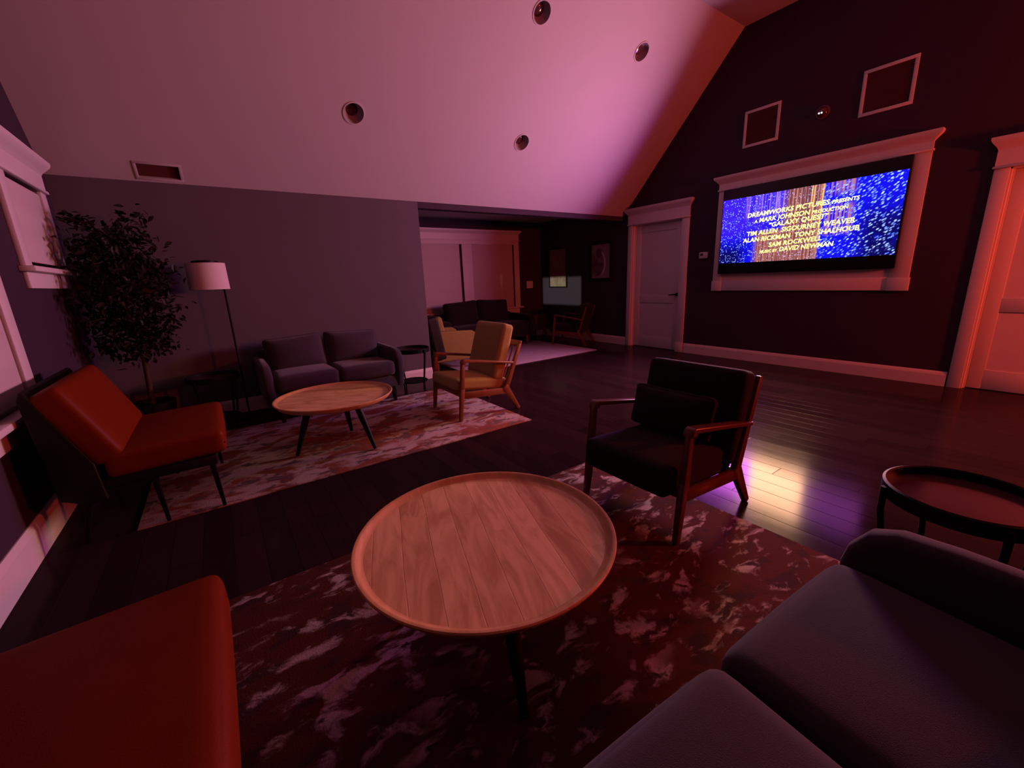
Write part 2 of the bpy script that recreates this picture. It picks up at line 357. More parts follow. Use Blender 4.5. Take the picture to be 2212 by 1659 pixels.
def cushion(sx, sy, sz, r, puff=(0, 0, 0), pinch=0.0, n=14, sag=0.0):
    """soft block centred on the origin; faces belly out by puff, corners pull in by pinch"""
    bm = bmesh.new(); bmesh.ops.create_cube(bm, size=1.0)
    bmesh.ops.subdivide_edges(bm, edges=bm.edges[:], cuts=n, use_grid_fill=True)
    for v in bm.verts:
        t = [math.sin(PI*c)/2 for c in v.co]
        sz_ = (sx, sy, sz); p = [t[i]*sz_[i] for i in range(3)]
        inn = [max(-(sz_[i]/2-r), min(sz_[i]/2-r, p[i])) for i in range(3)]
        d = Vector([p[i]-inn[i] for i in range(3)])
        # on the face shell: push out to the rounded surface
        if d.length > 1e-9: q = Vector(inn)+d.normalized()*r if d.length > 0 else Vector(inn)
        else: q = Vector(p)
        for i in range(3):
            j, k = (i+1) % 3, (i+2) % 3
            if abs(abs(v.co[i])-0.5) < 1e-6 or True:
                q[i] += (2*t[i])*puff[i]*(1-(2*t[j])**2)*(1-(2*t[k])**2)
        if pinch:
            e = (abs(2*t[0])*abs(2*t[2]))**3
            q.y *= 1-pinch*max(abs(2*t[0]), abs(2*t[2]))**4
            q.x *= 1+0.05*e; q.z *= 1+0.05*e
        if sag: q.z += sag*math.sin(3*q.x+2*q.y)
        v.co = q
    return bm
def T(x, y, z): return Matrix.Translation((x, y, z))
def RX(a): return Matrix.Rotation(a, 4, 'X')
def RY(a): return Matrix.Rotation(a, 4, 'Y')
def RZ(a): return Matrix.Rotation(a, 4, 'Z')
def struct(name, bm, m, parent=None, smooth_=False):
    o = obj(name, bm, m, parent, smooth_)
    if parent is None: o['kind'] = 'structure'
    return o

# ------------------------------------------------------------------ the room
XL, XR, YB, YA, YR, ZK, ZF = -0.92, 5.995, 5.085, 7.335, -2.4, 2.204, 4.174
YK1, YK0 = 3.236, -0.55
bm = box(XL-0.1, XR+0.7, YR-0.1, YA+0.1, -0.1, 0.0); struct('floor', bm, M['floor'])
# sloping ceiling with the wells of the downlights cut in
sl = (ZF-ZK)/(YB-YK1); ang = math.atan(sl); nrm = Vector((0, -math.sin(ang), -math.cos(ang)))
def on_slope(x, y): return Vector((x, y, ZK+(YB-y)*sl))
DOWN = ((3.07, 3.66), (4.55, 3.65), (1.408, 4.49), (3.40, 4.48))
VENT = (-0.19, 5.015, 0.30, 0.105)
bm = bmesh.new()
pts = [(YB+0.12, ZK-0.12*sl), (YK1, ZF), (YK1+0.0, ZF+0.16), (YB+0.12, ZK+0.16-0.12*sl)]
pts = [(YB, ZK), (YK1, ZF), (YK1, ZF+0.2), (YB, ZK+0.2)]
prism(bm, pts, XL, XR)
slope = struct('ceiling', bm, M['ceiling'])
cut = bmesh.new()
RS = Matrix((Vector((-1, 0, 0)), Vector((0, -math.cos(ang), math.sin(ang))), -nrm)).transposed().to_4x4()   # local z into the ceiling, local y up the slope
for x, y in DOWN:
    c = bmesh.new(); lathe(c, [(0, -0.05), (0.094, -0.05), (0.094, 0.10), (0, 0.10)], 40)
    bmesh.ops.transform(c, matrix=T(*on_slope(x, y)) @ RS, verts=c.verts)
    me = bpy.data.meshes.new('cut'); c.to_mesh(me); c.free(); cut.from_mesh(me)
c = bmesh.new(); B(c, -0.145, 0.145, -0.062, 0.062, -0.05, 0.07)
bmesh.ops.transform(c, matrix=T(*on_slope(VENT[0], VENT[1])) @ RS, verts=c.verts)
me = bpy.data.meshes.new('cut'); c.to_mesh(me); c.free(); cut.from_mesh(me)
bmesh.ops.recalc_face_normals(cut, faces=cut.faces)
me = bpy.data.meshes.new('cut'); cut.to_mesh(me); cut.free()
cutter = bpy.data.objects.new('cutter', me); C.objects.link(cutter)
bo = slope.modifiers.new('wells', 'BOOLEAN'); bo.operation = 'DIFFERENCE'; bo.object = cutter; bo.solver = 'EXACT'
dg = bpy.context.evaluated_depsgraph_get()
nm = bpy.data.meshes.new_from_object(slope.evaluated_get(dg)); slope.modifiers.clear(); slope.data = nm
bpy.data.objects.remove(cutter, do_unlink=True)
struct('ceiling_flat', box(XL, XR, YK0, YK1, ZF, ZF+0.2), M['ceiling'])
bm = bmesh.new(); prism(bm, [(YR, ZK), (YK0, ZF), (YK0, ZF+0.2), (YR, ZK+0.2)], XL, XR); struct('ceiling_rear', bm, M['ceiling'])
struct('ceiling_alcove', box(1.5, XR, YB+0.13, YA, 2.375, 2.45), M['ceiling'])

struct('wall_back', box(XL, 2.236, YB, YB+0.13, 0, ZK), M['wall'])
struct('wall_header', box(2.236, XR, YB, YB+0.13, 2.132, 2.45), M['darkwall'])
gable = [(YR, 0), (YR, ZK), (YK0, ZF), (YK1, ZF), (YB, ZK), (YB, 0)]
bm = bmesh.new(); prism(bm, gable, XL-0.1, XL); struct('wall_left', bm, M['darkwall'])
D1, D2, DH = (3.945, 4.872), (-0.20, 0.722), 2.035
bm = bmesh.new()
B(bm, XR, XR+0.1, D1[1], YA, 0, DH); B(bm, XR, XR+0.1, D2[1], D1[0], 0, DH); B(bm, XR, XR+0.1, YR, D2[0], 0, DH)
B(bm, XR, XR+0.1, YR, YB, DH, ZK); B(bm, XR, XR+0.1, YB, YA, DH, 2.45)
prism(bm, [(YR, ZK), (YK0, ZF), (YK1, ZF), (YB, ZK)], XR, XR+0.1)
struct('wall_right', bm, M['darkwall'])
struct('wall_rear', box(XL-0.1, XR+0.1, YR-0.1, YR, 0, ZK), M['darkwall'])
bm = bmesh.new(); B(bm, 1.5, XR+0.1, YA, YA+0.1, 0, 2.45); struct('wall_alcove', bm, M['darkwall'])
bm = bmesh.new()   # side wall with an opening added to shape the spot's patch
B(bm, 1.4, 1.5, YB+0.13, 6.18, 0, 2.45); B(bm, 1.4, 1.5, 6.92, YA, 0, 2.45); B(bm, 1.4, 1.5, 6.18, 6.92, 0, 1.40); B(bm, 1.4, 1.5, 6.18, 6.92, 1.76, 2.45)
struct('wall_alcove_side', bm, M['darkwall'])

def baseboard(name, p0, p1, out, h=0.145):
    """board along p0-p1 on the floor; out = direction into the room"""
    bm = bmesh.new(); p0, p1, o = Vector((*p0, 0)), Vector((*p1, 0)), Vector((*out, 0))
    prof = [(0, 0), (0.018, 0), (0.018, h-0.035), (0.012, h-0.012), (0.006, h), (0, h)]
    a = [bm.verts.new(p0+o*d+Vector((0, 0, z))) for d, z in prof]; b = [bm.verts.new(p1+o*d+Vector((0, 0, z))) for d, z in prof]
    bm.faces.new(a); bm.faces.new(b[::-1]); n = len(prof)
    for i in range(n): bm.faces.new((a[i], b[i], b[(i+1) % n], a[(i+1) % n]))
    return struct(name, bm, M['trim'])
baseboard('baseboard_back', (XL, YB), (2.236, YB), (0, -1))
baseboard('baseboard_left', (XL, YR), (XL, YB), (1, 0), 0.18)
baseboard('baseboard_right', (XR, D2[1]+0.11), (XR, D1[0]-0.14), (-1, 0), 0.15)
baseboard('baseboard_alcove_right', (XR, D1[1]+0.09), (XR, YA), (-1, 0), 0.145)
baseboard('baseboard_alcove', (1.5, YA), (XR, YA), (0, -1), 0.145)
baseboard('baseboard_far_right', (XR, YR), (XR, D2[0]-0.10), (-1, 0), 0.15)
baseboard('baseboard_rear', (XL, YR), (XR, YR), (0, 1), 0.15)

def crown(bm, u0, u1, z0, z1, d0, d1, flare):
    """a head moulding that flares outwards and sideways as it rises"""
    n = 5; prev = None
    for i in range(n+1):
        t = i/n; k = t*t*(3-2*t)*0.6+t*0.4 if i < n else 1.0
        d = d0+(d1-d0)*k; f = flare*k; z = z0+(z1-z0)*(0.8*t)
        r = [bm.verts.new(p) for p in ((u0-f, 0, z), (u1+f, 0, z), (u1+f, -d, z), (u0-f, -d, z))]
        if prev:
            for j in range(4): bm.faces.new((prev[j], prev[(j+1) % 4], r[(j+1) % 4], r[j]))
        else: bm.faces.new(r)
        prev = r
    top = [bm.verts.new((v.co.x, v.co.y, z1)) for v in prev]
    for j in range(4): bm.faces.new((prev[j], prev[(j+1) % 4], top[(j+1) % 4], top[j]))
    bm.faces.new(top[::-1])
def head(u0, u1, z, frieze, cap, d=0.03, flare=0.05):
    bm = bmesh.new()
    B(bm, u0-0.012, u1+0.012, -d-0.012, 0, z, z+0.02, 0.004)
    B(bm, u0, u1, -d, 0, z+0.02, z+frieze)
    crown(bm, u0, u1, z+frieze, z+frieze+cap, d, d+0.055, flare); return bm
def wall_root(name, loc, face):
    rz = {'right': -PI/2, 'left': PI/2, 'back': 0}[face]
    o = bpy.data.objects.new(name, None); C.objects.link(o); o.location = loc; o.rotation_euler = (0, 0, rz); o['kind'] = 'structure'; return o

# doors in the right wall: local x runs to the viewer's right, local y into the wall
def door(name, y0, y1, cl, cr):
    r = wall_root(name, (XR, (y0+y1)/2, 0), 'right'); h = (y1-y0)/2
    bm = bmesh.new(); B(bm, -h-cl, -h, -0.022, 0, 0, DH, 0.003); B(bm, h, h+cr, -0.022, 0, 0.15, DH, 0.003)
    B(bm, h-0.004, h+cr+0.004, -0.028, 0, 0, 0.155, 0.004)
    obj('door_casing', bm, M['trim'], r)
    obj('door_head', head(-h-cl, h+cr, DH, 0.155, 0.105), M['trim'], r)
    bm = bmesh.new(); B(bm, -h, -h+0.012, 0, 0.13, 0, DH); B(bm, h-0.012, h, 0, 0.13, 0, DH); B(bm, -h, h, 0, 0.13, DH-0.012, DH)
    B(bm, -h+0.012, -h+0.024, 0.045, 0.06, 0, DH-0.012)
    obj('door_jamb', bm, M['trim'], r, False)
    lf = bmesh.new(); a = h-0.014; y = 0.062
    B(lf, -a, a, y+0.010, y+0.045, 0.008, DH-0.014)
    B(lf, -a, -a+0.115, y, y+0.011, 0.008, DH-0.014, 0.003); B(lf, a-0.115, a, y, y+0.011, 0.008, DH-0.014, 0.003)
    for z0, z1 in ((0.008, 0.20), (0.76, 0.89), (1.90, DH-0.014)): B(lf, -a+0.115, a-0.115, y, y+0.011, z0, z1, 0.003)
    lo = obj('door_leaf', lf, M['trim'], r)
    bm = bmesh.new(); tube(bm, [(a-0.055, y+0.002, 0.90), (a-0.055, y-0.010, 0.90)], 0.030, 24)
    tube(bm, [(a-0.055, y, 0.90), (a-0.055, y-0.045, 0.90)], 0.011)
    tube(bm, [(a-0.052, y-0.045, 0.90), (a-0.09, y-0.047, 0.902), (a-0.175, y-0.045, 0.893)], [0.012, 0.011, 0.008])
    obj('door_handle', bm, M['black'], lo)
    return r
door('door_1', D1[0], D1[1], 0.085, 0.125)
door('door_2', D2[0], D2[1], 0.098, 0.1)

# old window casing that surrounds the television
tr = wall_root('trim_1', (XR, 2.328, 0), 'right'); tr['label'] = 'white window-style casing around the television'
bm = bmesh.new()
B(bm, -1.066, -0.945, -0.025, 0, 1.10, 2.30, 0.004); B(bm, 0.90, 1.066, -0.025, 0, 1.10, 2.30, 0.004)
B(bm, -0.95, 0.905, -0.014, 0, 1.08, 2.32); obj('casing', bm, M['trim'], tr)
bm = bmesh.new(); B(bm, -1.05, 0.93, -0.022, 0, 0.965, 1.105, 0.004)
B(bm, 0.895, 1.076, -0.032, 0, 0.962, 1.10, 0.004); B(bm, -1.076, -0.935, -0.032, 0, 0.962, 1.10, 0.004)
obj('bottom_board', bm, M['trim'], tr)
obj('casing_head', head(-1.066, 1.066, 2.297, 0.085, 0.095, 0.03, 0.06), M['trim'], tr)

# alcove window: two shades between white casings
wn = wall_root('window_1', (4.22, YA, 0), 'back')
bm = bmesh.new()
B(bm, -1.16, -1.03, -0.03, 0, 0.66, 2.00, 0.004); B(bm, 1.03, 1.16, -0.03, 0, 0.66, 2.00, 0.004); B(bm, -0.19, 0.03, -0.03, 0, 0.66, 1.924, 0.004)
B(bm, -1.03, 1.03, -0.03, 0, 1.925, 2.0, 0.003)
obj('window_frame', bm, M['trim'], wn)
obj('window_head', head(-1.16, 1.16, 1.995, 0.12, 0.075, 0.035, 0.035), M['trim'], wn)
bm = bmesh.new(); B(bm, -1.22, 1.22, -0.07, 0, 0.64, 0.672, 0.008); B(bm, -1.14, 1.14, -0.02, 0, 0.525, 0.64, 0.004)
obj('window_sill', bm, M['trim'], wn)
obj('blind', box(-1.03, -0.235, -0.016, -0.006, 0.672, 1.925, 0.003), M['shade1'], wn)
bm = bmesh.new(); B(bm, 0.03, 1.0, -0.016, -0.006, 0.672, 1.925, 0.003); obj('blind', bm, M['shade2'], wn)

def left_window(name, y0, y1, z0, z1, apron):
    r = wall_root(name, (XL, (y0+y1)/2, 0), 'left'); h = (y1-y0)/2
    bm = bmesh.new(); B(bm, -h, -h+0.12, -0.028, 0, z0, z1, 0.004); B(bm, h-0.12, h, -0.028, 0, z0, z1, 0.004)
    obj('window_frame', bm, M['trim'], r); obj('window_head', head(-h, h, z1, 0.13, 0.10, 0.035, 0.05), M['trim'], r)
    bm = bmesh.new(); B(bm, -h-0.05, h+0.05, -0.075, 0, z0-0.035, z0, 0.008); B(bm, -h, h, -0.022, 0, z0-0.035-apron, z0-0.035, 0.004)
    obj('window_sill', bm, M['trim'], r)
    bm = bmesh.new(); B(bm, -h+0.12, h-0.12, -0.006, 0.0, z0, z1); obj('window_pane', bm, M['glass'], r, False)
    bm = bmesh.new(); B(bm, -h+0.13, h-0.16, -0.022, -0.012, z0+0.03, z1-0.03, 0.003); obj('blind', bm, M['shade1'], r)
    return r
left_window('window_2', 3.875, 4.80, 1.445, 2.005, 0.10)
left_window('window_3', 2.05, 3.415, 0.70, 2.005, 0.105)

# ------------------------------------------------------------------ ceiling and wall fittings
dl_labels = ('white recessed downlight high on the slope at the top of the picture',
             'white recessed downlight high on the slope, nearer the dark gable wall',
             'dark recessed downlight low on the slope above the grey sofa and lamp',
             'dark recessed downlight low on the slope above the alcove opening')
for (x, y), lb in zip(DOWN, dl_labels):
    o = thing('recessed_downlight', lb, 'downlight', on_slope(x, y), group='recessed downlights in the sloping ceiling')
    o.rotation_euler = RS.to_euler()
    bm = bmesh.new(); lathe(bm, [(0.091, 0.0), (0.092, -0.006), (0.104, -0.005), (0.107, 0.0), (0.100, 0.001), (0.092, 0.001)], 48, True); obj('trim_ring', bm, M['ceiling'], o)
    bm = bmesh.new(); lathe(bm, [(0.0915, 0.0), (0.078, 0.050), (0.056, 0.072), (0.0575, 0.074), (0.080, 0.052), (0.0930, 0.002)], 40, True); obj('reflector', bm, M['can'], o)
    bm = bmesh.new(); lathe(bm, [(0, 0.058), (0.030, 0.060), (0.050, 0.068), (0.056, 0.075), (0, 0.077)], 32); obj('bulb', bm, M['lens'], o)
o = thing('ceiling_vent', 'dark slotted air vent at the foot of the sloping ceiling', 'vent', on_slope(VENT[0], VENT[1])); o.rotation_euler = RS.to_euler()
bm = bmesh.new()
for x0, x1, y0, y1 in ((-0.165, 0.165, -0.082, -0.062), (-0.165, 0.165, 0.062, 0.082), (-0.165, -0.145, -0.062, 0.062), (0.145, 0.165, -0.062, 0.062)): B(bm, x0, x1, y0, y1, -0.006, 0.001, 0.002)
obj('vent_frame', bm, M['ceiling'], o)
bm = bmesh.new()
for k in range(8): B(bm, -0.144, 0.144, -0.008, 0.008, -0.001, 0.001, mx=T(0, -0.054+k*0.0155, 0.022) @ RX(0.8))
B(bm, -0.145, 0.145, -0.062, 0.062, 0.055, 0.065); obj('louvre', bm, M['grille'], o)

def wall_vent(yc, zc, s, label):
    o = thing('wall_vent', label, 'vent', (XR, yc, zc), -PI/2, 'square framed vents above the television')
    bm = bmesh.new(); h = s/2; t = 0.032
    for x0, x1, z0, z1 in ((-h, h, -h, -h+t), (-h, h, h-t, h), (-h, -h+t, -h+t, h-t), (h-t, h, -h+t, h-t)): B(bm, x0, x1, -0.014, 0, z0, z1, 0.003)
    obj('vent_frame', bm, M['trim'], o)
    bm = bmesh.new(); B(bm, -h+t, h-t, -0.003, 0, -h+t, h-t)
    n = 20
    for k in range(n): B(bm, -h+t, h-t, -0.007, 0.001, -0.0015, 0.0015, mx=T(0, -0.003, -h+t+(k+0.5)*(s-2*t)/n) @ RX(-0.7))
    obj('grille', bm, M['grille'], o)
wall_vent(2.922, 2.985, 0.425, 'smaller-looking square vent with pale frame, on the door side of the gable')
wall_vent(1.700, 2.990, 0.435, 'larger-looking square vent with pale frame, above the right end of the television')
o = thing('dome_sensor', 'small glossy dome sensor with two white lights between the square vents', 'sensor', (XR, 2.255, 2.93), -PI/2)
bm = bmesh.new(); lathe(bm, [(0, 0), (0.072, 0), (0.072, 0.014), (0.066, 0.02), (0, 0.02)], 40); obj('mount', bm, M['lens'], o, mx=RX(PI/2))
bm = bmesh.new(); lathe(bm, [(0.058, 0.018), (0.055, 0.032), (0.042, 0.050), (0.022, 0.060), (0, 0.063)], 32); obj('dome', bm, M['lens'], o, mx=RX(PI/2))
bm = bmesh.new()
for dx in (-0.013, 0.013): bmesh.ops.create_uvsphere(bm, u_segments=12, v_segments=8, radius=0.008, matrix=T(dx-0.006, -0.062, -0.014))
obj('indicator', bm, M['statuslight'], o)
o = thing('thermostat', 'white thermostat on the dark wall beside the door', 'thermostat', (XR, 3.565, 1.470), -PI/2)
obj('housing', box(-0.066, 0.066, -0.026, 0, -0.045, 0.045, 0.008), M['plastic'], o)
obj('display', box(-0.048, 0.0, -0.0275, -0.024, -0.005, 0.028, 0.002), M['lens'], o)
obj('button', box(0.022, 0.050, -0.029, -0.024, -0.012, 0.012, 0.002), M['plastic'], o)
o = thing('light_switch', 'white double switch plate beside the alcove window', 'light switch', (5.66, YA, 1.11), 0)
obj('plate', box(-0.085, 0.085, -0.008, 0, -0.075, 0.075, 0.004), M['plastic'], o)
for dx in (-0.035, 0.035): obj('rocker', box(dx-0.017, dx+0.017, -0.013, -0.006, -0.035, 0.035, 0.003), M['plastic'], o)

def picture(name, label, yc, zc, wd, ht, t, art):
    o = thing(name, label, 'picture', (XR, yc, zc), -PI/2, 'framed pictures in the alcove')
    bm = bmesh.new(); a, b = wd/2, ht/2
    for x0, x1, z0, z1 in ((-a, a, -b, -b+t), (-a, a, b-t, b), (-a, -a+t, -b+t, b-t), (a-t, a, -b+t, b-t)): B(bm, x0, x1, -0.028, 0, z0, z1, 0.003)
    obj('picture_frame', bm, M['blackwood'], o)
    obj('print', box(-a+t, a-t, -0.014, -0.002, -b+t, b-t), M[art], o, False)
picture('framed_picture', 'tall narrow brown print in a thin black frame by the alcove corner', 6.775, 1.425, 0.55, 0.79, 0.024, 'art1')
picture('framed_picture', 'violet print with a pale curved line in a thick black frame', 5.580, 1.495, 0.55, 0.70, 0.05, 'art2')

# ------------------------------------------------------------------ television
tv = thing('television', 'large wall television showing gold film titles over blue stars', 'television', (5.92, 2.3425, 1.744), -PI/2)
obj('housing', box(-0.9575, 0.9575, 0.0, 0.045, -0.548, 0.548, 0.006), M['tvblack'], tv)
obj('wall_bracket', box(-0.25, 0.25, 0.045, 0.062, -0.2, 0.2), M['black'], tv, False)
bm = bmesh.new(); a = 0.945
vs = [bm.verts.new(p) for p in ((-a, -0.0015, -0.407), (a, -0.0015, -0.407), (a, -0.0015, 0.416), (-a, -0.0015, 0.416))]
f = bm.faces.new(vs); uvl = bm.loops.layers.uv.new('UVMap')
for l, q in zip(f.loops, ((0, 0), (1, 0), (1, 1), (0, 1))): l[uvl].uv = q
me = bpy.data.meshes.new('screen'); bm.to_mesh(me); bm.free(); me.materials.append(M['screen'])
sc = bpy.data.objects.new('screen', me); C.objects.link(sc); sc.parent = tv
def text_mesh(body, size):
    cu = bpy.data.curves.new('t', 'FONT'); cu.body = body; cu.size = size; cu.offset = 0.018*size; cu.resolution_u = 3; cu.space_character = 1.02
    ob = bpy.data.objects.new('t', cu); C.objects.link(ob)
    d = bpy.context.evaluated_depsgraph_get(); me = bpy.data.meshes.new_from_object(ob.evaluated_get(d))
    bpy.data.objects.remove(ob, do_unlink=True); bpy.data.curves.remove(cu); return me
LINES = (([('DREAMWORKS PICTURES', 1), ('PRESENTS', 0.72)], 2.946, 1.771, 1.927, 1.966),
         ([('A', 0.66), ('MARK JOHNSON', 1), ('PRODUCTION', 0.72)], 2.853, 1.863, 1.852, 1.886),
         ([('\u201cGALAXY QUEST\u201d', 1)], 2.675, 2.04, 1.781, 1.812),
         ([('TIM ALLEN', 1), ('SIGOURNEY WEAVER', 1)], 2.936, 1.777, 1.698, 1.732),
         ([('ALAN RICKMAN', 1), ('TONY SHALHOUB', 1)], 2.977, 1.732, 1.618, 1.648),
         ([('SAM ROCKWELL', 1)], 2.651, 2.074, 1.541, 1.571),
         ([('MUSIC BY', 0.66), ('DAVID NEWMAN', 1)], 2.751, 1.956, 1.470, 1.497))
bm = bmesh.new()
for parts, ya, yb_, za, zb in LINES:
    x = 0; vsl = []
    for body, sz in parts:
        me = text_mesh(body, sz); mn = min(v.co.x for v in me.vertices); mxx = max(v.co.x for v in me.vertices)
        n0 = len(bm.verts); bm.from_mesh(me); bm.verts.ensure_lookup_table()
        for v in bm.verts[n0:]: v.co.x += x-mn; vsl.append(v)
        x += mxx-mn+(0.62 if len(parts) == 2 and sz == 1 and parts[1][1] == 1 else 0.34)
        bpy.data.meshes.remove(me)
    wdt = max(v.co.x for v in vsl); hh = 0.054
    u0, u1 = 2.3425-ya, 2.3425-yb_
    for v in vsl:
        t = v.co.x/wdt; zz = (v.co.y/0.73-0.5)*hh
        v.co = Vector((u0+(u1-u0)*t+zz*0.10, -0.0035, za+(zb-za)*t-1.744+zz))
me = bpy.data.meshes.new('title_lettering'); bm.to_mesh(me); bm.free(); me.materials.append(M['text'])
tx = bpy.data.objects.new('title_lettering', me); C.objects.link(tx); tx.parent = tv
tag(tx, 'gold capital letters of the film titles')

# ------------------------------------------------------------------ rugs
def rug(label, x0, x1, y0, y1, m, h=0.010):
    bm = bmesh.new(); B(bm, -(x1-x0)/2, (x1-x0)/2, -(y1-y0)/2, (y1-y0)/2, 0, h, 0.003)
    o = obj('rug', bm, m); o.location = ((x0+x1)/2, (y0+y1)/2, 0.0005); return tag(o, label, 'rug')
rug('distressed rust and cream rug under the coffee table by the grey sofa', -0.55, 2.165, 2.83, 4.45, M['rugfar'])
rug('dark rust rug with pale blotches under the large coffee table and black armchair', -0.75, 2.02, 0.02, 1.885, M['rugnear'])
rug('plain pale rug in the alcove', 2.7, 5.25, 4.96, 6.70, M['rugalcove'])
ZR = 0.0125

# ------------------------------------------------------------------ coffee tables
def coffee_table(label, loc, rz, legrot):
    o = thing('coffee_table', label, 'table', loc, rz, 'round wooden tray-top coffee tables')
    bm = bmesh.new(); lathe(bm, [(0, 0.388), (0.385, 0.388), (0.402, 0.392), (0.402, 0.404), (0, 0.404)], 96); obj('tabletop', bm, M['tabletop'], o)
    bm = bmesh.new(); lathe(bm, [(0.380, 0.400), (0.398, 0.4045), (0.408, 0.410), (0.416, 0.4185), (0.421, 0.421), (0.428, 0.421), (0.431, 0.417), (0.429, 0.410), (0.408, 0.385), (0.398, 0.379), (0.380, 0.379)], 96, True); obj('rim', bm, M['tablerim'], o)
    bm = bmesh.new(); lathe(bm, [(0, 0.352), (0.27, 0.352), (0.27, 0.388), (0, 0.388)], 48); obj('apron', bm, M['blackwood'], o)
    for k in range(3):
        a = legrot+k*2*PI/3; c, s = math.cos(a), math.sin(a)
        bm = bmesh.new(); tube(bm, [(0.20*c, 0.20*s, 0.36), (0.245*c, 0.245*s, 0.24), (0.33*c, 0.33*s, 0.005)], [0.026, 0.025, 0.013], 18); obj('leg', bm, M['blackwood'], o)
    return o
R_ = math.radians
coffee_table('large-looking round wooden tray coffee table beside the black armchair', (0.62, 1.085, ZR), R_(-18), R_(-106+18))
coffee_table('round wooden tray coffee table in front of the grey sofa by the wall', (0.65, 3.36, ZR), R_(62), R_(-57-62))

# ------------------------------------------------------------------ wooden framed armchairs (front of the chair at local -y)
def armchair(name, label, loc, rz, cloth, wood, style, group=None, hw=0.275):
    o = thing(name, label, 'armchair', loc, rz, group)
    up = (0.655, 0.63) if style == 'loose' else (0.622, 0.70)
    for s in (-1, 1):
        x = s*hw
        bm = bmesh.new(); bar(bm, (x, -0.035, 0), (x, 0.0, 0.30), 0.030, 0.030, 0.036, 0.046); bar(bm, (x, 0.0, 0.29), (x, 0.022, 0.545), 0.036, 0.044, 0.030, 0.032)
        obj('leg', bm, wood, o)
        bm = bmesh.new(); bar(bm, (x, 0.455, 0.245), (x, 0.615, 0.003-loc[2]), 0.036, 0.070, 0.030, 0.034); obj('leg', bm, wood, o)
        bm = bmesh.new(); bar(bm, (x, 0.455, 0.185), (x, up[0], up[1]), 0.034, 0.058, 0.028, 0.030); obj('back_post', bm, wood, o)
        bm = bmesh.new()
        pts = [(0.005, 0.520), (0.006, 0.540), (0.016, 0.556), (0.035, 0.562), (0.28, 0.520), (0.56, 0.470), (0.555, 0.448), (0.28, 0.496), (0.05, 0.532), (0.040, 0.520)]
        prism(bm, pts, x-0.026, x+0.026, 0.007); obj('arm', bm, wood, o)
        bm = bmesh.new(); bar(bm, (x, 0.0, 0.235), (x, 0.49, 0.195), 0.028, 0.060); obj('seat_rail', bm, wood, o)
    bm = bmesh.new(); bar(bm, (-hw, 0.0, 0.245), (hw, 0.0, 0.245), 0.03, 0.055, side=(0, 1, 0)); obj('front_rail', bm, wood, o)
    bm = bmesh.new(); bar(bm, (-hw, 0.46, 0.20), (hw, 0.46, 0.20), 0.03, 0.055, side=(0, 1, 0)); obj('rear_rail', bm, wood, o)
    if style == 'loose':
        bm = bmesh.new(); bar(bm, (-hw-0.01, up[0]+0.004, up[1]), (hw+0.01, up[0]+0.004, up[1]), 0.024, 0.055, side=(0, 1, -0.4)); obj('top_rail', bm, wood, o)
        for k in range(5):
            xx = -hw+(k+1)*hw/3; bm = bmesh.new(); bar(bm, (xx, 0.475, 0.22), (xx, up[0], up[1]), 0.020, 0.012); obj('back_slat', bm, wood, o)
        obj('seat_cushion', cushion(0.505, 0.56, 0.105, 0.03, (0, 0, 0.018)), cloth, o, mx=T(0, 0.225, 0.300) @ RX(-0.135))
        obj('back_cushion', cushion(0.515, 0.125, 0.54, 0.035, (0, 0.022, 0.0)), cloth, o, mx=T(0, 0.480, 0.565) @ RX(-0.30))
    else:
        obj('seat', cushion(0.515, 0.60, 0.155, 0.035, (0, 0, 0.020)), cloth, o, mx=T(0, 0.205, 0.285) @ RX(-0.06))
        obj('backrest', cushion(0.585, 0.125, 0.50, 0.040, (0, 0.012, 0)), cloth, o, mx=T(0, 0.505, 0.490) @ RX(-0.20))
    return o
armchair('armchair', 'mustard tweed armchair with brown wooden frame on the far rug', (1.685, 3.49, ZR), -PI/2, M['mustard'], M['walnut'], 'loose')
armchair('armchair', 'black armchair with dark wooden arms facing the large coffee table', (1.615, 1.272, ZR), -PI/2, M['blackcloth'], M['darkwalnut'], 'tight', hw=0.292)
armchair('armchair', 'dim wooden armchair with dark seat under the violet picture in the alcove', (5.38, 6.08, ZR), PI+0.50, M['blackcloth'], M['darkwalnut'], 'tight')
o = obj('lumbar_pillow', cushion(0.48, 0.11, 0.23, 0.04, (0, 0.02, 0), 0.5), M['blackcloth'])
o.location = (1.966, 1.30, 0.506); o.rotation_euler = (R_(-14), 0, -PI/2)
tag(o, 'black lumbar pillow lying against the back of the black armchair', 'pillow')

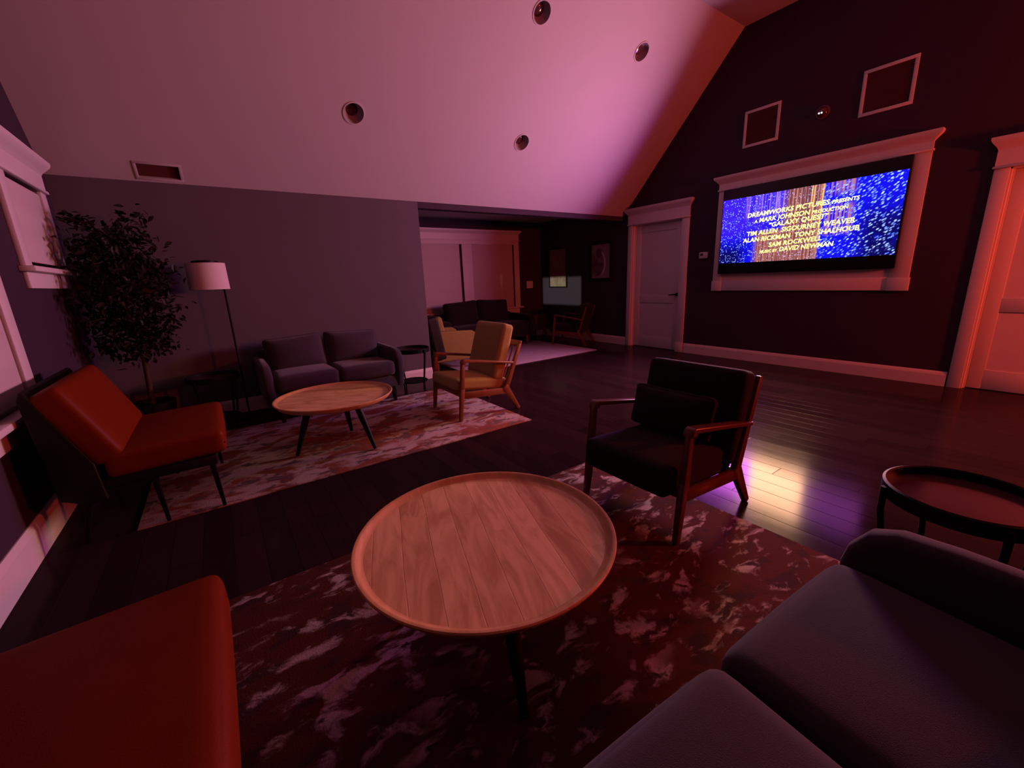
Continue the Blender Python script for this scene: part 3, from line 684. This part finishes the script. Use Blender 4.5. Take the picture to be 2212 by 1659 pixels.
# ------------------------------------------------------------------ sofas
def sofa(name, label, loc, rz, cloth, hw=0.565, arm=0.085, dep=0.815, group=None, legm='blackwood', backz=0.63, tall=0.0):
    o = thing(name, label, 'sofa', loc, rz, group)
    obj('base', box(-hw-0.02, hw+0.02, 0.03, dep-0.02, 0.165, 0.29, 0.02, 3), cloth, o)
    for s in (-1, 1):
        obj('seat_cushion', cushion(hw-0.004, 0.60, 0.155, 0.045, (0, 0.01, 0.014)), cloth, o, mx=T(s*hw/2, 0.295, 0.365) @ RX(-0.03))
        obj('back_cushion', cushion(hw-0.01-tall*1.2, 0.20, 0.36+tall, 0.06, (0, 0.035, 0.0), 0.45), cloth, o, mx=T(s*(hw-tall*1.2)/2, 0.575, 0.575+tall/2) @ RX(-0.20) @ RY(0.05*s))
        bm = bmesh.new(); pts = [(0.03, 0.165), (0.005, 0.30), (0.0, 0.42), (0.012, 0.475), (0.05, 0.532), (0.11, 0.558), (0.22, 0.565), (dep-0.04, 0.562), (dep, 0.53), (dep, 0.165)]
        if s > 0: prism(bm, pts, hw, hw+arm, 0.03, 0.02)
        else: prism(bm, pts, -hw-arm, -hw, 0.03, -0.02)
        obj('arm', bm, cloth, o)
        for y in (0.07, dep-0.08):
            bm = bmesh.new(); bar(bm, (s*(hw-0.03), y, 0.17), (s*(hw-0.02), y+(0.0 if y < 0.3 else 0.03), 0), 0.05, 0.05, 0.032, 0.032); obj('leg', bm, M[legm], o)
    obj('backrest', cushion(2*hw+0.1, 0.15, backz-0.20, 0.04), cloth, o, mx=T(0, dep-0.085, 0.20+(backz-0.20)/2) @ RX(-0.06))
    return o
sofa('sofa', 'slate grey two-seat sofa against the back wall below the lamp', (0.90, 4.255, ZR), 0, M['grey'], group='grey two-seat sofas')
sofa('sofa', 'slate grey two-seat sofa in the bottom right corner, seen from above', (0.745, 0.352, ZR), PI-0.058, M['grey'], group='grey two-seat sofas')
sofa('sofa', 'black sofa with two cushions under the alcove window', (4.08, 6.36, ZR), 0, M['blackcloth'], hw=0.80, arm=0.16, legm='darkwalnut', backz=0.60, tall=0.10)

# club chair in the alcove, half hidden behind the mustard armchair
o = thing('club_chair', 'olive upholstered chair in the alcove, half hidden behind the mustard armchair', 'armchair', (3.08, 5.62, ZR), PI/2)
obj('base', box(-0.26, 0.26, 0.04, 0.68, 0.13, 0.30, 0.02), M['olive'], o)
obj('seat_cushion', cushion(0.515, 0.56, 0.15, 0.04, (0, 0, 0.02)), M['olive'], o, mx=T(0, 0.29, 0.36))
for s in (-1, 1):
    bm = bmesh.new(); pts = [(0.03, 0.13), (0.0, 0.40), (0.02, 0.495), (0.08, 0.535), (0.66, 0.575), (0.72, 0.55), (0.72, 0.13)]
    prism(bm, pts, *((0.26, 0.36) if s > 0 else (-0.36, -0.26)), 0.025); obj('arm', bm, M['olive'], o)
    for y in (0.08, 0.64):
        bm = bmesh.new(); bar(bm, (s*0.27, y, 0.14), (s*0.28, y, 0), 0.045, 0.045, 0.03, 0.03); obj('leg', bm, M['darkwalnut'], o)
obj('back_cushion', cushion(0.515, 0.14, 0.46, 0.045, (0, 0.02, 0)), M['olive'], o, mx=T(0, 0.53, 0.53) @ RX(-0.18))
obj('back_shell', cushion(0.74, 0.17, 0.62, 0.03), M['blackwood'], o, mx=T(0, 0.655, 0.47) @ RX(-0.17))
# corner table
o = thing('end_table', 'dark reddish wooden end table in the alcove corner, on splayed legs', 'table', (5.40, 6.96, 0.0), 0)
obj('tabletop', box(-0.27, 0.27, -0.22, 0.22, 0.47, 0.495, 0.006), M['darkwalnut'], o)
obj('cabinet', box(-0.25, 0.25, -0.20, 0.20, 0.20, 0.47, 0.004), M['darkwalnut'], o)
d_ = obj('drawer', box(-0.225, 0.225, -0.212, -0.195, 0.225, 0.445, 0.004), M['darkwalnut'], o)
bm = bmesh.new(); tube(bm, [(0, -0.21, 0.36), (0, -0.235, 0.36)], 0.012, 12); obj('knob', bm, M['black'], d_)
for sx in (-1, 1):
    for sy in (-1, 1):
        bm = bmesh.new(); tube(bm, [(sx*0.20, sy*0.15, 0.21), (sx*0.235, sy*0.185, 0.10), (sx*0.245, sy*0.195, 0)], [0.024, 0.018, 0.012], 14); obj('leg', bm, M['darkwalnut'], o)

# ------------------------------------------------------------------ orange leather chairs
def orange_chair(label, loc, rz):
    o = thing('lounge_chair', label, 'chair', loc, rz, 'orange leather chairs along the window wall')
    obj('seat_cushion', cushion(0.82, 0.52, 0.135, 0.032, (0, 0.006, 0.014)), M['orange'], o, mx=T(0, 0.255, 0.392) @ RX(-0.03))
    obj('back_cushion', cushion(0.82, 0.135, 0.43, 0.035, (0, 0.014, 0)), M['orange'], o, mx=T(0, 0.565, 0.612) @ RX(-0.42))
    bm = bmesh.new()
    for x in (-0.40, 0.40): tube(bm, [(x, 0.02, 0.390), (x, 0.20, 0.385), (x, 0.42, 0.378)], 0.006, 8)
    tube(bm, [(-0.40, 0.003, 0.390), (0.40, 0.003, 0.390)], 0.006, 8); obj('piping', bm, M['orange'], o)
    obj('frame', box(-0.39, 0.39, 0.05, 0.56, 0.265, 0.325, 0.01), M['blackwood'], o)
    bm = bmesh.new(); prism(bm, [(0.53, 0.22), (0.60, 0.21), (0.70, 0.26), (0.715, 0.50), (0.73, 0.78), (0.715, 0.82), (0.70, 0.815), (0.61, 0.60), (0.54, 0.42)], -0.41, 0.41, 0.02); obj('back_shell', bm, M['blackwood'], o)
    for x in (-0.37, 0.37):
        for y, f in ((0.08, 0.065), (0.34, 0.325)):
            bm = bmesh.new(); bar(bm, (x, y, 0.28), (x*1.03, f, 0), 0.026, 0.03, 0.018, 0.018, 0.004); obj('leg', bm, M['black'], o)
        bm = bmesh.new(); bar(bm, (x, 0.60, 0.24), (x*1.03, 0.66, 0), 0.026, 0.03, 0.018, 0.018, 0.004); obj('leg', bm, M['black'], o)
    return o
a = orange_chair('orange leather chair under the low window, on the far rug', (-0.085, 3.21, ZR), PI/2)
dup(a, (-0.118, 0.935, ZR), PI/2, 'orange leather chair cut off by the bottom left corner of the picture')

# ------------------------------------------------------------------ black tray side tables
def side_table(label, loc, rz):
    o = thing('side_table', label, 'side table', loc, rz, 'round black tray side tables')
    bm = bmesh.new(); lathe(bm, [(0, 0.462), (0.196, 0.462), (0.196, 0.470), (0, 0.470)], 64); obj('tray', bm, M['lens'], o)
    bm = bmesh.new(); lathe(bm, [(0.194, 0.452), (0.208, 0.452), (0.208, 0.498), (0.2, 0.502), (0.194, 0.498)], 64, True); obj('rim', bm, M['black'], o)
    bm = bmesh.new(); lathe(bm, [(0, 0.092), (0.155, 0.092), (0.162, 0.100), (0.155, 0.106), (0, 0.106)], 48); obj('shelf', bm, M['black'], o)
    for k in range(4):
        a = k*PI/2; c, s = math.cos(a), math.sin(a)
        bm = bmesh.new(); tube(bm, [(0.212*c, 0.212*s, 0.488), (0.212*c, 0.212*s, 0.40), (0.165*c, 0.165*s, 0.10), (0.158*c, 0.158*s, 0)], [0.010, 0.010, 0.009, 0.009], 12); obj('leg', bm, M['black'], o)
    return o
a = side_table('round black tray table beyond the arm of the near sofa, cut by the picture edge', (1.905, 0.16, ZR), R_(33))
dup(a, (1.835, 4.72, 0.0), R_(20), 'round black tray table between the grey sofa and the mustard armchair')
dup(a, (-0.12, 4.66, 0.0), R_(50), 'round black tray table in the dark below the floor lamp')

# ------------------------------------------------------------------ floor lamp
o = thing('floor_lamp', 'floor lamp with white drum shade on a thin dark pole', 'lamp', (0.108, 4.82, 0.0))
bm = bmesh.new(); lathe(bm, [(0, 0), (0.10, 0), (0.10, 0.012), (0.02, 0.022), (0, 0.022)], 48); obj('base', bm, M['black'], o)
bm = bmesh.new(); tube(bm, [(0, 0, 0.015), (0, 0, 1.47)], 0.009, 14); tube(bm, [(0, 0, 1.46), (-0.108, 0, 1.46)], 0.007, 10); obj('pole', bm, M['black'], o)
bm = bmesh.new(); lathe(bm, [(0.156, 1.262), (0.152, 1.495), (0.149, 1.495), (0.153, 1.262)], 64, True); obj('lamp_shade', bm, M['shade'], o, mx=T(-0.108, 0, 0))
bm = bmesh.new(); tube(bm, [(-0.108, 0, 1.46), (-0.108, 0, 1.41)], 0.018, 14); bmesh.ops.create_uvsphere(bm, u_segments=16, v_segments=10, radius=0.03, matrix=T(-0.108, 0, 1.38)); obj('bulb', bm, M['plastic'], o)
bm = bmesh.new(); lathe(bm, [(0, 1.49), (0.10, 1.497), (0.102, 1.515), (0.05, 1.522), (0, 1.522)], 40); obj('wall_shadow_disc', bm, M['blackwood'], o, mx=T(-0.108, 0, 0))  # dark disc standing in for the lampshade's shadow on the wall

# ------------------------------------------------------------------ indoor tree
o = thing('potted_tree', 'dark leafy indoor tree in the corner between window and lamp', 'plant', (-0.58, 4.64, 0.0))
bm = bmesh.new(); lathe(bm, [(0, 0), (0.13, 0), (0.165, 0.34), (0.155, 0.345), (0.148, 0.31), (0, 0.31)], 40); obj('planter', bm, M['black'], o)
bm = bmesh.new(); rnd = random.Random(3); tips = []
tube(bm, [(0, 0, 0.30), (0.02, 0.01, 0.7), (-0.01, -0.01, 1.1), (0.0, 0.0, 1.75)], [0.022, 0.019, 0.015, 0.006], 10)
for k in range(40):
    z = 0.80+1.0*(k/39); a = k*2.4; L = 0.30*(1-0.45*((z-1.3)/0.6)**2)
    e = Vector((L*math.cos(a), L*math.sin(a)*0.95, z+0.06-0.14*rnd.random()))
    if e.x < -0.24: e.x = -0.24
    tube(bm, [(0, 0, z-0.08), e*0.5+Vector((0, 0, z*0.5-0.0)), e], [0.006, 0.005, 0.002], 6); tips.append((Vector((0, 0, z-0.05)), e))
obj('trunk', bm, M['stem'], o)
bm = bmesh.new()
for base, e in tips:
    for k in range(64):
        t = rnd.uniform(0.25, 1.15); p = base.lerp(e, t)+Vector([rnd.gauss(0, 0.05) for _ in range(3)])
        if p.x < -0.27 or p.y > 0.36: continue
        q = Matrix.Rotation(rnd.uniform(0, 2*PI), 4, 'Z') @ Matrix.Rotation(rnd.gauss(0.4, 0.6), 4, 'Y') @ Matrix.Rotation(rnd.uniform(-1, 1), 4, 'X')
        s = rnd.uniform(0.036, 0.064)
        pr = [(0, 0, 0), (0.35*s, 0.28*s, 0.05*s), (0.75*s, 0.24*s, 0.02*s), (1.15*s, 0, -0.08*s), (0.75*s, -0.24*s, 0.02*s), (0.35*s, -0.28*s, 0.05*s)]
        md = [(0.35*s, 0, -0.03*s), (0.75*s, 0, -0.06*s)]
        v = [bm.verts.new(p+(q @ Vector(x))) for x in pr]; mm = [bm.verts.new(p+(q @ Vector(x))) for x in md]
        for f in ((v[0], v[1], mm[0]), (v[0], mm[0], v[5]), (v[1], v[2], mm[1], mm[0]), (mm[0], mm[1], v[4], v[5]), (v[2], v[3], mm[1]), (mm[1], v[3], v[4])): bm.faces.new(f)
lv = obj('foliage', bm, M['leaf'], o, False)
